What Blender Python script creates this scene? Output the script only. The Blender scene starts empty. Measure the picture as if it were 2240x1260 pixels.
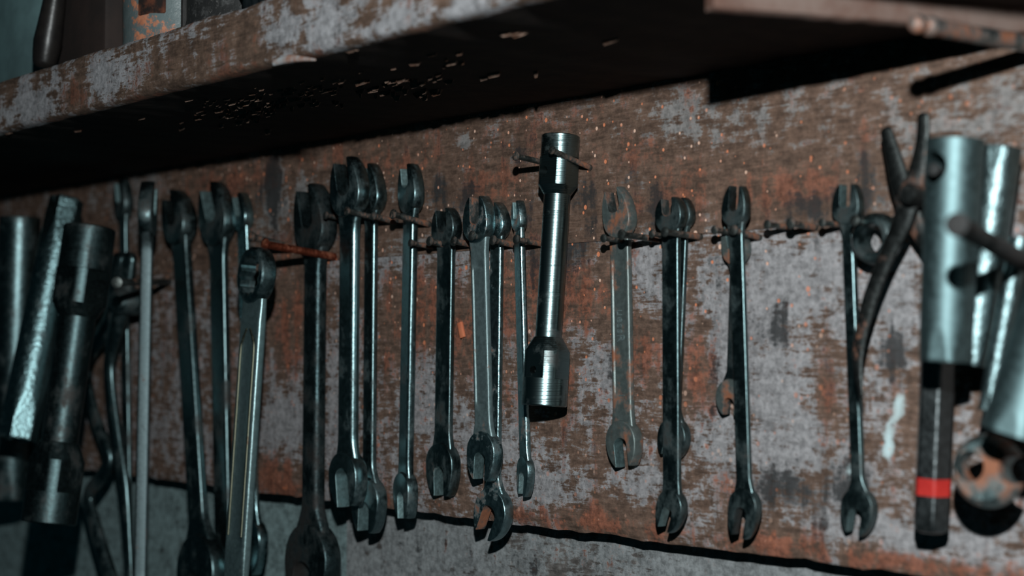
import bpy, bmesh, math, random
from mathutils import Vector, Matrix, noise as mnoise
random.seed(7)
SC = bpy.context.scene
COL = SC.collection
# ------------------------------------------------------------------ camera, light, exposure
F_PX = 3500.0; W_PX, H_PX = 2240, 1260
D = 0.5                       # camera to tool board (m)
CAMZ = 1.5
YAW, PITCH = math.radians(49.2), math.radians(2.2)
cam_d = bpy.data.cameras.new('camera'); cam = bpy.data.objects.new('camera', cam_d); COL.objects.link(cam)
cam.location = (0, -D, CAMZ); cam.rotation_euler = (math.pi/2 + PITCH, 0, YAW)
cam_d.sensor_width = 36; cam_d.lens = 36*F_PX/W_PX; cam_d.clip_start = 0.01
SC.camera = cam
CAM_R = cam.rotation_euler.to_matrix(); CAM_P = Vector(cam.location)
cam_d.dof.use_dof = True; cam_d.dof.focus_distance = 0.745; cam_d.dof.aperture_fstop = 7.5

world = bpy.data.worlds.new('world'); SC.world = world; world.use_nodes = True
world.node_tree.nodes['Background'].inputs[0].default_value = (0.12, 0.64, 0.82, 1)
world.node_tree.nodes['Background'].inputs[1].default_value = 0.016

# the flash the photograph was lit with: above the lens
fl_d = bpy.data.lights.new('flash_lamp', 'SPOT'); fl = bpy.data.objects.new('flash_lamp', fl_d); COL.objects.link(fl)
fl.location = (0.0, -D, CAMZ + 0.126)
fl_d.energy = 26; fl_d.color = (0.93, 1.0, 1.0); fl_d.shadow_soft_size = 0.006
fl_d.spot_size = math.radians(95); fl_d.spot_blend = 0.8
_t = Vector((-0.52, 0, CAMZ - 0.0)) - Vector(fl.location)
fl.rotation_euler = _t.to_track_quat('-Z', 'Y').to_euler()

SC.view_settings.view_transform = 'Standard'; SC.view_settings.look = 'None'
SC.view_settings.exposure = 0.0; SC.view_settings.gamma = 1.0; SC.view_settings.use_curve_mapping = False

# ------------------------------------------------------------------ geometry helpers
def at(px, py, d=0.0):
    """photo pixel -> point on the plane d metres in front of the board"""
    r = CAM_R @ Vector(((px - W_PX/2)/F_PX, -(py - H_PX/2)/F_PX, -1))
    return CAM_P + r*((D - d)/r.y)
def proj(p):
    q = CAM_R.transposed() @ (Vector(p) - CAM_P)
    return Vector((W_PX/2 + F_PX*q.x/-q.z, H_PX/2 - F_PX*q.y/-q.z))
def pxm(p, direction):
    """pixels per metre at p along a direction"""
    dr = Vector(direction).normalized()*0.002
    return (proj(Vector(p)+dr) - proj(Vector(p)-dr)).length/0.004
def thing(name, label, cat, loc, group=None):
    o = bpy.data.objects.new(name, None); COL.objects.link(o); o.empty_display_size = 0.02
    o.location = loc; o['label'] = label; o['category'] = cat
    if group: o['group'] = group
    return o
def tag(o, label, cat, group=None):
    o['label'] = label; o['category'] = cat
    if group: o['group'] = group
    return o
def wloc(o):
    p = Vector((0, 0, 0))
    while o: p += Vector(o.location); o = o.parent
    return p
def mk(name, bm, mat, parent=None, smooth=True, sharp=38, origin=None, label=None):
    bmesh.ops.recalc_face_normals(bm, faces=bm.faces[:])
    base = wloc(parent) if parent else Vector(origin or (0, 0, 0))
    bmesh.ops.translate(bm, verts=bm.verts[:], vec=-base)
    me = bpy.data.meshes.new(name); bm.to_mesh(me); bm.free()
    if smooth:
        for p in me.polygons: p.use_smooth = True
        me.set_sharp_from_angle(angle=math.radians(sharp))
    o = bpy.data.objects.new(name, me); COL.objects.link(o)
    if parent: o.parent = parent
    else: o.location = base
    me.materials.append(mat)
    if label: o['label'] = label
    return o
def frame(p, axis, xref):
    z = Vector(axis).normalized(); x = Vector(xref) - z*Vector(xref).dot(z); x.normalize(); y = z.cross(x)
    M = Matrix((x, y, z)).transposed().to_4x4(); M.translation = Vector(p); return M
def lathe(bm, prof, M, seg=48, rf=None):
    rings = []
    for r, z in prof:
        if r < 1e-6: rings.append([bm.verts.new(M @ Vector((0, 0, z)))]); continue
        ring = []
        for k in range(seg):
            a = 2*math.pi*k/seg
            rr = rf(a, z, r) if rf else r
            ring.append(bm.verts.new(M @ Vector((rr*math.cos(a), rr*math.sin(a), z))))
        rings.append(ring)
    for A, B in zip(rings, rings[1:]):
        for k in range(seg):
            k2 = (k+1) % seg
            if len(A) == 1 and len(B) == 1: continue
            if len(A) == 1: bm.faces.new((A[0], B[k], B[k2]))
            elif len(B) == 1: bm.faces.new((A[k], B[0], A[k2]))
            else: bm.faces.new((A[k], B[k], B[k2], A[k2]))
def box(bm, x0, x1, y0, y1, z0, z1, bev=0.0, seg=2):
    r = bmesh.ops.create_cube(bm, size=1)
    for v in r['verts']:
        v.co = Vector((x0+(v.co.x+.5)*(x1-x0), y0+(v.co.y+.5)*(y1-y0), z0+(v.co.z+.5)*(z1-z0)))
    if bev: bmesh.ops.bevel(bm, geom=list({e for v in r['verts'] for e in v.link_edges}), offset=bev, segments=seg, affect='EDGES', profile=.5)
def subtract(bm, cutter):
    """boolean difference of two bmeshes -> bmesh"""
    def tmp(b):
        bmesh.ops.recalc_face_normals(b, faces=b.faces[:])
        me = bpy.data.meshes.new('t'); b.to_mesh(me); b.free(); o = bpy.data.objects.new('t', me); COL.objects.link(o); return o
    a, c = tmp(bm), tmp(cutter)
    m = a.modifiers.new('b', 'BOOLEAN'); m.operation = 'DIFFERENCE'; m.object = c; m.solver = 'EXACT'
    dg = bpy.context.evaluated_depsgraph_get(); dg.update()
    me = bpy.data.meshes.new_from_object(a.evaluated_get(dg))
    out = bmesh.new(); out.from_mesh(me)
    for o in (a, c):
        q = o.data; bpy.data.objects.remove(o); bpy.data.meshes.remove(q)
    bpy.data.meshes.remove(me)
    return out
def sweep(bm, pts, radii, seg=14, flat=1.0, ref=(0, -1, 0), sub=6):
    """smooth tapered bar through pts; flat scales the section along ref"""
    P = []; Rr = []
    n = len(pts)
    for i in range(n-1):
        p0 = pts[max(i-1, 0)]; p1 = pts[i]; p2 = pts[i+1]; p3 = pts[min(i+2, n-1)]
        for j in range(sub):
            t = j/sub
            P.append(.5*((2*p1)+(p2-p0)*t+(2*p0-5*p1+4*p2-p3)*t*t+(3*p1-p0-3*p2+p3)*t**3)); Rr.append(radii[i]*(1-t)+radii[i+1]*t)
    P.append(pts[-1]); Rr.append(radii[-1])
    rings = []
    for i, p in enumerate(P):
        ta = (P[min(i+1, len(P)-1)] - P[max(i-1, 0)]).normalized()
        w = Vector(ref) - ta*Vector(ref).dot(ta); w.normalize(); u = ta.cross(w)
        def ring(c, r): return [bm.verts.new(c + u*r*math.cos(2*math.pi*k/seg) + w*r*flat*math.sin(2*math.pi*k/seg)) for k in range(seg)]
        if i == 0: rings.append(ring(p - ta*Rr[0]*.35, Rr[0]*.6))
        rings.append(ring(p, Rr[i]))
        if i == len(P)-1: rings.append(ring(p + ta*Rr[-1]*.35, Rr[-1]*.6))
    for A, B in zip(rings, rings[1:]):
        for k in range(seg): bm.faces.new((A[k], A[(k+1) % seg], B[(k+1) % seg], B[k]))
    bm.faces.new(rings[0]); bm.faces.new(rings[-1])

# ------------------------------------------------------------------ materials
class NT:
    def __init__(s, name):
        s.m = bpy.data.materials.new(name); s.m.use_nodes = True; s.t = s.m.node_tree; s.b = s.t.nodes['Principled BSDF']
        s.tc = s.t.nodes.new('ShaderNodeTexCoord').outputs['Object']
    def n(s, ty, **kw):
        q = s.t.nodes.new(ty)
        for k, v in kw.items(): setattr(q, k, v)
        return q
    def put(s, sock, v):
        if hasattr(v, 'is_output'): s.t.links.new(v, sock)
        elif isinstance(v, (tuple, list)) and sock.type == 'RGBA': sock.default_value = tuple(v) + ((1,) if len(v) == 3 else ())
        else: sock.default_value = v
    def map(s, sc=(1, 1, 1), off=(0, 0, 0), vec=None):
        q = s.n('ShaderNodeMapping'); s.put(q.inputs[0], vec or s.tc); q.inputs['Scale'].default_value = sc; q.inputs['Location'].default_value = off; return q.outputs[0]
    def noise(s, scale, detail=5, rough=.6, vec=None, dist=0):
        q = s.n('ShaderNodeTexNoise'); s.put(q.inputs['Vector'], vec or s.tc); q.inputs['Scale'].default_value = scale
        q.inputs['Detail'].default_value = detail; q.inputs['Roughness'].default_value = rough; q.inputs['Distortion'].default_value = dist; return q.outputs[0]
    def math(s, op, a, b=0.0, c=0.0, clamp=False):
        q = s.n('ShaderNodeMath', operation=op); q.use_clamp = clamp
        s.put(q.inputs[0], a); s.put(q.inputs[1], b); s.put(q.inputs[2], c); return q.outputs[0]
    def ramp(s, v, lo, hi, a=0.0, b=1.0):
        q = s.n('ShaderNodeMapRange'); q.interpolation_type = 'SMOOTHSTEP'
        s.put(q.inputs[0], v); s.put(q.inputs[1], lo); s.put(q.inputs[2], hi); s.put(q.inputs[3], a); s.put(q.inputs[4], b); return q.outputs[0]
    def mix(s, f, a, b):
        q = s.n('ShaderNodeMix', data_type='RGBA'); s.put(q.inputs[0], f); s.put(q.inputs[6], a); s.put(q.inputs[7], b); return q.outputs[2]
    def bump(s, h, st, dist=.001):
        q = s.n('ShaderNodeBump'); s.put(q.inputs['Height'], h); q.inputs['Strength'].default_value = st; q.inputs['Distance'].default_value = dist
        s.t.links.new(q.outputs[0], s.b.inputs['Normal'])
    def out(s, **kw):
        for k, v in kw.items(): s.put(s.b.inputs[k.replace('_', ' ')], v)
        return s.m

def metal(name, base=(.30, .37, .38), rough=.36, grime=.45, rust=0.0, gcol=(.030, .027, .025), gmet=.35, bump=.12, metk=1.0):
    base = (base[0]*.76, base[1]*.97, base[2]*1.0)
    s = NT(name)
    a = s.noise(45, 6, .65); b = s.noise(420, 3, .6); c = s.noise(120, 6, .7, s.map((1, 1, .4)))
    gm = s.ramp(s.math('ADD', s.math('MULTIPLY', a, .6), s.math('MULTIPLY', c, .4)), .62-grime*.3, .72-grime*.12)
    col = s.mix(s.ramp(b, .3, .7), tuple(x*.75 for x in base), base)
    col = s.mix(gm, col, gcol)
    met = s.ramp(gm, 0, 1, metk, gmet*metk); ro = s.math('ADD', s.ramp(gm, 0, 1, rough, rough+.25), s.math('MULTIPLY', s.math('SUBTRACT', b, .5), .25))
    if rust:
        rm = s.ramp(s.math('ADD', s.math('MULTIPLY', s.noise(70, 7, .7), .7), s.math('MULTIPLY', c, .3)), .66-rust*.28, .74-rust*.2)
        rc = s.mix(s.noise(300, 4, .6), (.10, .035, .018), (.26, .095, .045))
        col = s.mix(rm, col, rc); met = s.math('MULTIPLY', met, s.math('SUBTRACT', 1, rm)); ro = s.math('ADD', ro, s.math('MULTIPLY', rm, .3), clamp=True)
    h = s.math('ADD', b, s.math('MULTIPLY', a, .6))
    s.bump(h, bump, .0008)
    return s.out(Base_Color=col, Metallic=met, Roughness=ro)

M_steel = metal('worn_chrome_steel', base=(.20, .235, .24), rough=.32, grime=.45)
M_bright = metal('bright_steel', base=(.34, .41, .42), rough=.28, grime=.15)
M_dark = metal('oily_dark_steel', base=(.13, .155, .158), rough=.34, grime=.55, rust=.12)
M_black = metal('black_forged_steel', base=(.06, .075, .078), rough=.42, grime=.7, gcol=(.016, .014, .013), bump=.5)
M_grey = metal('grey_scoured_steel', base=(.19, .205, .205), metk=.62, rough=.48, grime=.1, rust=.32)
M_rusty = metal('rust_spotted_steel', base=(.155, .148, .140), metk=.6, rough=.46, grime=.25, rust=.62)
M_pitted = metal('pitted_steel', base=(.30, .35, .36), rough=.36, grime=.30, rust=.45, bump=.3)
M_satin = metal('satin_tube_steel', base=(.135, .160, .163), rough=.54, grime=.06, bump=.05)
M_tube = metal('scuffed_tube_steel', base=(.17, .19, .192), rough=.40, grime=.05, bump=.5)
M_nail = metal('brown_nail_steel', base=(.16, .14, .13), rough=.5, grime=.3, rust=.45, gmet=.2, bump=.3)
M_nailred = metal('red_painted_nail', base=(.30, .060, .032), rough=.6, grime=.02, rust=.4, gmet=.1, bump=.3)
for _m in (M_nailred,): pass
M_spike = metal('dark_spike_steel', base=(.020, .019, .019), rough=.6, grime=.9, gcol=(.014, .013, .013), gmet=.1)
M_scuff = metal('scuffed_hexagon_tube', base=(.20, .25, .255), rough=.33, grime=.3, bump=.6)
M_darksmooth = metal('blackened_socket_steel', base=(.055, .066, .067), rough=.42, grime=.5)
M_goldring = metal('brassy_edge_steel', base=(.15, .12, .085), rough=.5, grime=.15, rust=.2)

def turned(name, base=(.145, .205, .21)):
    s = NT(name)
    g = s.n('ShaderNodeTexNoise'); s.put(g.inputs['Vector'], s.map((8, 8, 1500))); g.inputs['Scale'].default_value = 1; g.inputs['Detail'].default_value = 2
    a = s.noise(60, 6, .7)
    gm = s.ramp(a, .50, .66)
    col = s.mix(gm, base, (.09, .10, .10))
    s.bump(g.outputs[0], .35, .0006)
    return s.out(Base_Color=col, Metallic=s.ramp(gm, 0, 1, 1, .8), Roughness=s.ramp(gm, 0, 1, .29, .42))
M_turned = turned('lathe_turned_steel')

def matte(name, c1, c2, scale=60, rough=.7, bump=.3, spec=.3, metal_=0.0):
    s = NT(name); n = s.noise(scale, 7, .65)
    s.bump(n, bump, .001)
    return s.out(Base_Color=s.mix(s.ramp(n, .35, .65), c1, c2), Roughness=rough, Specular_IOR_Level=spec, Metallic=metal_)

def board_mat(name, paint=(.205, .198, .205), wood=(.138, .086, .064), seed=0.0, speck=1.0, rustc=(.205, .082, .052), bias=0.0, vert=.45, rb=0.0):
    """old painted board: grey paint worn to brown wood, rust streaks, dark oil stains and darker patches, orange flecks"""
    s = NT(name)
    at_ = s.n('ShaderNodeAttribute', attribute_name='stain'); sep = s.n('ShaderNodeSeparateColor'); s.put(sep.inputs[0], at_.outputs['Color'])
    R, G, B = sep.outputs[0], sep.outputs[1], sep.outputs[2]
    M = lambda a, k: s.math('MULTIPLY', a, k); A = lambda *q: q[0] if len(q) == 1 else s.math('ADD', q[0], A(*q[1:]))
    C = lambda a: s.math('SUBTRACT', a, .5)
    n1 = C(s.noise(22, 8, .66, s.map((1, 1, vert), (seed, seed, seed)))); n2 = C(s.noise(75, 9, .72, s.map((1, 1, vert*1.3), (seed+3, 0, 0))))
    n3 = C(s.noise(330, 6, .7, s.map((1, 1, .9), (seed+6, 0, 0)))); n4 = C(s.noise(150, 8, .75, s.map((.6, 1, 1), (seed+9, 0, 0))))
    st = C(s.noise(1, 7, .62, s.map((95, 95, 11), (seed+5, 0, 0))))                    # vertical drip streaks
    gr = C(s.noise(1, 6, .7, s.map((70, 70, 520), (seed, 0, 0), s.tc), dist=.6))       # fine horizontal grain
    pv = s.mix(s.ramp(A(n3, M(n4, .8)), -.22, .22), tuple(x*.55 for x in paint), tuple(x*1.30 for x in paint))
    wv = s.mix(s.ramp(A(n4, M(gr, .7), M(n3, .5)), -.25, .25), tuple(x*.40 for x in wood), tuple(x*1.35 for x in wood))
    pm = A(M(n1, .6), M(n2, 1.1), M(n4, 1.0), M(gr, .8), M(B, .24), M(R, -.14))
    col = s.mix(s.ramp(pm, -.03+bias, .10+bias), wv, pv)
    rm = A(M(n2, 1.1), M(st, 1.0), M(n4, .9), M(n3, .4), M(gr, .4), M(R, .28), M(B, -.10))
    rc = s.mix(s.ramp(A(n4, M(n3, .9)), -.22, .22), tuple(x*.35 for x in rustc), tuple(x*1.15 for x in rustc))
    col = s.mix(s.ramp(rm, .10+rb, .30+rb, 0, .95), col, rc)
    col = s.mix(s.ramp(rm, .46+rb, .62+rb, 0, .9), col, (.46, .135, .060))
    dm = A(M(n1, .9), M(st, 1.1), M(n4, 1.1), M(n2, .8), M(gr, .4), M(G, .42))
    col = s.mix(s.ramp(dm, .20, .42, 0, .90), col, (.020, .021, .022))
    wm = s.math('MULTIPLY', at_.outputs['Alpha'], s.ramp(A(at_.outputs['Alpha'], n4, n3), .35, .60), clamp=True)
    col = s.mix(wm, col, (.46, .58, .60))
    col = s.mix(s.ramp(A(gr, M(n3, .5)), .10, .26, 0, .6), col, (.030, .025, .023))
    sp_ = []
    fm = None
    for sc, mx, of in ((150, .18, 0.0), (235, .19, 4.0)):
        vo = s.n('ShaderNodeTexVoronoi'); s.put(vo.inputs['Vector'], s.map((1, 1, .9), (seed+of, 0, of))); vo.inputs['Scale'].default_value = sc
        q = s.n('ShaderNodeSeparateColor'); s.put(q.inputs[0], vo.outputs['Color'])
        f = s.ramp(s.math('SUBTRACT', s.ramp(q.outputs[0], .10, .85, -.03, mx), vo.outputs['Distance']), 0.0, .05)
        fm = f if fm is None else s.math('MAXIMUM', fm, f); sp_.append(q.outputs[1])
    al = s.n('ShaderNodeAttribute', attribute_name='fleck').outputs['Fac']
    fm = s.math('MULTIPLY', fm, M(al, speck), clamp=True)
    col = s.mix(fm, col, s.mix(s.ramp(sp_[0], .35, .9), (.60, .20, .10), (.66, .42, .32)))
    h = A(M(n2, .7), M(gr, .5), M(n3, .5), M(fm, -.3))
    s.bump(h, .6, .0012)
    return s.out(Base_Color=col, Roughness=s.ramp(n2, -.2, .2, .62, .85), Specular_IOR_Level=.25)
M_board = board_mat('worn_painted_board', paint=(.245, .235, .242), rustc=(.235, .088, .054))
M_boardup = board_mat('worn_brown_board', paint=(.185, .172, .168), wood=(.128, .078, .057), seed=2.3, bias=.05)
M_plank = board_mat('grey_weathered_plank', paint=(.20, .21, .215), wood=(.14, .125, .118), seed=5.1, speck=.15, bias=-.24, rb=.22)
M_tealplank = board_mat('teal_grey_plank', paint=(.17, .235, .24), wood=(.12, .15, .15), seed=8.4, speck=0, bias=-.26, rustc=(.16, .12, .10), rb=.3)
M_shelf = board_mat('shelf_board', paint=(.24, .235, .245), wood=(.115, .072, .052), seed=11.2, speck=.12, rustc=(.14, .058, .036))
M_under = matte('shade_darkened_underside', (.010, .006, .005), (.026, .014, .010), 90, .85)  # dark wood, coloured darker still so the underside stays in shade
M_back = matte('dark_backing', (.012, .012, .013), (.02, .018, .018))
M_splinter = matte('pale_splinter', (.085, .038, .022), (.24, .16, .125), 200)
M_batten = matte('orange_brown_batten', (.070, .030, .020), (.115, .080, .068), 35, .75)

# ------------------------------------------------------------------ tool board (the setting)
STAINS = [  # px, py, rx, ry, (rust, dark, pale) strength
 (1010,330,330,70,'r',.45),(1070,400,70,45,'r',.95),(820,370,60,60,'r',.8),(640,690,80,150,'r',.9),(600,1040,80,55,'r',1.1),(520,400,150,40,'r',.8),
 (900,690,90,110,'r',1.0),(1010,740,60,120,'r',.9),(1150,640,90,120,'r',.8),(1270,650,110,110,'r',1.0),(1390,450,60,40,'r',.8),(1490,400,70,90,'r',.9),
 (1300,1140,170,40,'r',1.0),(1690,1190,180,35,'r',1.0),(1950,1230,260,35,'r',1.1),(1110,870,50,80,'r',.7),(940,1010,60,60,'r',.5),(1250,830,60,90,'r',.8),
 (1410,760,40,120,'r',.9),(1530,800,40,130,'r',.8),(1660,420,70,70,'r',.9),(1790,400,60,60,'r',.8),(1820,900,50,100,'r',.5),(700,350,120,40,'r',.6),
 (870,800,60,120,'r',.8),(1590,1060,70,90,'r',.5),(2010,1130,60,40,'r',.5),(2130,700,40,120,'r',.6),(1900,640,30,60,'r',.5),(620,560,60,70,'r',.5),
 (600,430,35,70,'p',1.0),(660,420,30,50,'p',.8),(630,920,60,90,'p',1.2),(860,410,28,60,'p',1.0),(860,550,50,40,'p',.8),(930,880,70,140,'p',1.0),
 (1190,1070,90,60,'p',1.0),(1300,830,60,90,'p',.9),(1060,940,90,100,'p',.8),(1440,600,60,80,'p',1.0),(1750,620,140,110,'p',1.0),(1590,720,80,150,'p',.9),
 (1690,850,90,90,'p',.9),(1590,960,80,80,'p',.8),(1960,650,80,130,'p',.9),(2080,1190,160,60,'p',1.0),(1740,960,80,80,'p',.9),(1380,880,60,100,'p',.6),
 (1270,760,45,70,'p',.5),(740,900,40,200,'p',.7),(1020,310,18,20,'p',1.6),(1420,1060,100,60,'p',.7),(1560,260,160,60,'p',.7),(1900,300,160,60,'p',.5),
 (600,410,28,70,'d',1.1),(1290,430,60,80,'d',.9),(1430,440,40,90,'d',.8),(1760,460,110,50,'d',1.0),(1950,770,60,70,'d',1.1),(1720,1070,80,55,'d',1.0),
 (1690,720,45,55,'d',.9),(1850,1060,60,60,'d',.9),(1890,400,70,120,'d',1.0),(960,420,60,50,'d',.9),(1120,480,90,60,'d',.7),(1280,960,90,80,'d',.5),  # includes a plain darker patch left of the pliers
 (1340,800,30,90,'d',.9),(1860,800,60,90,'d',.6),(1200,540,80,120,'d',.6),(1560,560,40,120,'d',.5),(1000,500,80,50,'d',.7),(2060,900,50,90,'d',.7),(1480,900,50,80,'d',.5),
 (700,470,60,60,'d',.7),(1300,560,60,90,'d',.4),(240,850,330,320,'d',.25),  # last entry: broad slight darkening across the left cluster
 (1290,1150,70,16,'r',1.6),(1400,1168,90,14,'r',1.3),(1650,1200,120,16,'r',1.5),(1930,1232,120,18,'r',1.7),(1120,1120,60,14,'r',1.3),(620,1068,60,22,'r',1.6),(800,1090,60,18,'r',1.2),
 (1070,390,40,35,'r',1.3),(1270,640,40,60,'r',1.2),(1490,420,40,50,'r',1.2),(1710,420,50,40,'r',1.1),(1450,1120,40,30,'r',1.0),
 (1000,440,120,50,'d',.75),(1130,330,60,40,'d',.5),(1330,300,50,40,'d',.5),(1380,400,60,50,'d',.7),(1620,360,60,40,'d',.5),(880,330,60,30,'d',.5),(560,440,40,50,'d',.7),(1080,400,60,60,'r',1.2),(880,370,60,40,'r',1.0),(1420,330,90,50,'r',.7),(1900,300,70,50,'r',.6),
 (1968,890,15,26,'w',1.3),(1950,935,11,13,'w',1.2),(1942,975,13,34,'w',1.3),(1851,1032,9,26,'w',1.3),
 (1300,480,40,120,'d',.8),(1250,540,50,60,'d',.7),(1640,470,30,70,'d',.8),(1780,520,40,60,'d',.5),(820,520,40,50,'d',.5),(1570,830,30,80,'d',.5)]
def stain_at(p, items):
    r = g = b = wv = 0.0
    for (c, ax, az, ch, s) in items:
        q = ((p.x-c.x)/ax)**2 + ((p.z-c.z)/az)**2
        if q < 6:
            v = s*math.exp(-q*1.1)
            if ch == 'r': r = max(r, v)
            elif ch == 'd': g = max(g, v)
            elif ch == 'w': wv = max(wv, v)
            else: b = max(b, v)
    return r, g, b, wv
S_W = []
for (px, py, rx, ry, ch, s) in STAINS:
    c = at(px, py); S_W.append((c, rx/pxm(c, (1, 0, 0)), ry/pxm(c, (0, 0, 1)), ch, s))
def fleck_at(p):
    q = proj(p)
    f = math.exp(-((q.x-1150)/700)**2 - ((q.y-480)/330)**2)*1.25
    return min(1.0, f + .22)
def board(name, x0, x1, z0, z1, y0, y1, mat, step=.0045, jb=0.0, jt=0.0, er=(1, 1), stains=True, seed=0):
    """a board with a fine front face, ragged lower/upper edges, real thickness; carries the stain map"""
    nx = max(2, int((x1-x0)/step)); nz = max(2, int((z1-z0)/step))
    bm = bmesh.new(); L = bm.loops.layers.float_color if False else None
    la = bm.verts.layers.float_color.new('stain'); lf = bm.verts.layers.float.new('fleck')
    fr = [[None]*(nz+1) for _ in range(nx+1)]; bk = {}
    for i in range(nx+1):
        x = x0 + (x1-x0)*i/nx
        eb = jb*(mnoise.noise((x*28, seed, 0)) + .7*mnoise.noise((x*110, seed, 3))); et = jt*(mnoise.noise((x*25, seed, 9)) + .6*mnoise.noise((x*90, seed, 5)))
        for j in range(nz+1):
            t = j/nz; z = z0 + eb*(1-t)**6 + (z1-z0)*t + et*t**6
            y = y0 + .0006*mnoise.noise((x*9, z*9, seed)) + (.0025*(er[0] if j == 0 else er[1]) if j in (0, nz) else 0)*(.6+.6*mnoise.noise((x*60, seed, z)))
            v = bm.verts.new((x, y, z))
            if stains:
                v[la] = stain_at(v.co, S_W if stains is True else stains); v[lf] = fleck_at(v.co)
            fr[i][j] = v
    def bv(i, j):
        if (i, j) not in bk: bk[i, j] = bm.verts.new((fr[i][j].co.x, y1, fr[i][j].co.z)); bk[i, j][la] = fr[i][j][la]
        return bk[i, j]
    for i in range(nx):
        for j in range(nz): bm.faces.new((fr[i][j], fr[i+1][j], fr[i+1][j+1], fr[i][j+1]))
        for j in (0, nz): bm.faces.new((fr[i][j], fr[i+1][j], bv(i+1, j), bv(i, j)))
    for j in range(nz):
        for i in (0, nx): bm.faces.new((fr[i][j], fr[i][j+1], bv(i, j+1), bv(i, j)))
    o = mk(name, bm, mat, sharp=50)
    return o
def structure(o): o['kind'] = 'structure'; return o
Z_SEAM = at(870, 560).z
Z_BOT = (at(640, 1083).z + at(1300, 1168).z + at(1720, 1228).z)/3
XL, XR = -1.80, 0.15
structure(board('wall_upper', XL, XR, Z_SEAM+.00008, CAMZ+.36, 0.0, .018, M_boardup, seed=1, er=(0, 1)))
structure(board('wall_middle', XL, XR, Z_BOT, Z_SEAM-.00008, 0.0002, .018, M_board, jb=.0016, seed=2, er=(1, 0)))
x_j = at(741, 1180, -.014).x
structure(board('wall_lower', x_j+.003, XR, Z_BOT-.30, Z_BOT+.02, .0175, .034, M_plank, stains=[(at(1180,1240),.10,.018,'r',1.0),(at(1130,1250),.05,.012,'d',.7),(at(960,1255),.04,.01,'r',.7)], seed=3))
structure(board('wall_lower', XL, x_j-.003, Z_BOT-.30, Z_BOT+.02, .0225, .036, M_tealplank, stains=[(Vector((0,0,-9)),.1,.1,'r',0)], seed=4))
bm = bmesh.new(); box(bm, XL, XR, .037, .06, Z_BOT-.32, CAMZ+.38); structure(mk('wall_back', bm, M_back))

# ------------------------------------------------------------------ shelf
D_SH = .150
Z_SH = at(600, 140, D_SH).z
TH_SH = .0285
shelf = thing('wooden_shelf', 'thick worn wooden shelf board running above the hanging tools', 'shelf', (-.6, 0, Z_SH))
SH_ST = []
for (px, py, rx, ry, ch, s) in [(60,240,60,40,'p',1.1),(240,170,40,40,'p',1.1),(160,210,30,40,'r',.9),(620,80,40,40,'p',1.2),(720,60,40,35,'p',1.3),(850,50,90,30,'p',1.0),(1000,20,90,30,'p',1.0),
      (350,150,120,50,'r',.5),(480,110,90,50,'r',.55),(400,110,80,30,'d',.4),(560,30,60,30,'d',.5),(780,30,20,20,'d',.7),(100,270,60,14,'r',1.0),(300,215,60,12,'r',1.0),(500,160,60,12,'r',1.0),(660,128,30,12,'r',1.3),(900,70,160,12,'r',.9)]:
    c = at(px, py, D_SH); SH_ST.append((c, rx/pxm(c, (1, 0, 0)), ry/pxm(c, (0, 0, 1)), ch, s))
def shelf_mesh():
    bm = bmesh.new(); la = bm.verts.layers.float_color.new('stain'); lf = bm.verts.layers.float.new('fleck')
    x0, x1 = -1.85, .18; n = 440; rows = []
    for i in range(n+1):
        x = x0 + (x1-x0)*i/n
        w1 = mnoise.noise((x*16, 1, 2)); w2 = mnoise.noise((x*70, 4, 2)); w3 = mnoise.noise((x*16, 7, 2)); w4 = mnoise.noise((x*55, 9, 2))
        zt = Z_SH + TH_SH + .0016*w1 + .0010*w2; zb = Z_SH + .0008*w3 + .0007*w4
        yf = -D_SH + .0012*w3
        prof = [(0.0, zb), (-.05, zb), (-.10, zb+.0005*w2), (yf+.006, zb+.0002), (yf+.0016, zb+.0006), (yf, zb+.0022)]
        for k in range(1, 7): prof.append((yf + .0007*mnoise.noise((x*45, k*1.3, 5)), zb + .0022 + (zt-zb-.0052)*k/7))
        prof += [(yf, zt-.003), (yf+.0012, zt-.0008), (yf+.005, zt), (-.08, zt), (0.0, zt)]
        row = []
        for (y, z) in prof:
            v = bm.verts.new((x, y, z)); v[la] = stain_at(v.co, SH_ST); v[lf] = .3; row.append(v)
        rows.append(row)
    m = len(rows[0])
    for A, B in zip(rows, rows[1:]):
        for k in range(m):
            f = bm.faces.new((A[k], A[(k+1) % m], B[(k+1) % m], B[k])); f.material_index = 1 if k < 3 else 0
    bm.faces.new(rows[0]); bm.faces.new(rows[-1])
    return bm
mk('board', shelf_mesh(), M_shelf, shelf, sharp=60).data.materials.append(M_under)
# splinters that hang from the underside
bm = bmesh.new(); rnd = random.Random(3)
def splinter(px, py, ln, th):
    # unproject onto the underside plane
    r = CAM_R @ Vector(((px-1120)/F_PX, -(py-630)/F_PX, -1)); t = (Z_SH - CAMZ)/r.z; p = CAM_P + r*t
    if p.y > -.01 or p.y < -D_SH+.004: return
    a = rnd.uniform(-.25, .25); u = Vector((math.cos(a), math.sin(a)*.5, rnd.uniform(-.06, .06))); n = Vector((0, 1, 0))
    base = p + Vector((0, 0, .0006)); hgt = th*rnd.uniform(.2, 1.1) + (p.y + D_SH)*.030; dn = Vector((0, 0, -hgt)); e = rnd.uniform(.3, .9)
    q = [bm.verts.new(v) for v in (base-u*ln-n*th, base+u*ln-n*th, base+u*ln+n*th, base-u*ln+n*th, base-u*ln*e+dn, base+u*ln*e+dn*rnd.uniform(.85, 1))]
    for f in ((0, 1, 5, 4), (2, 3, 4, 5), (1, 2, 5), (3, 0, 4), (3, 2, 1, 0)): bm.faces.new([q[i] for i in f])
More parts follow.
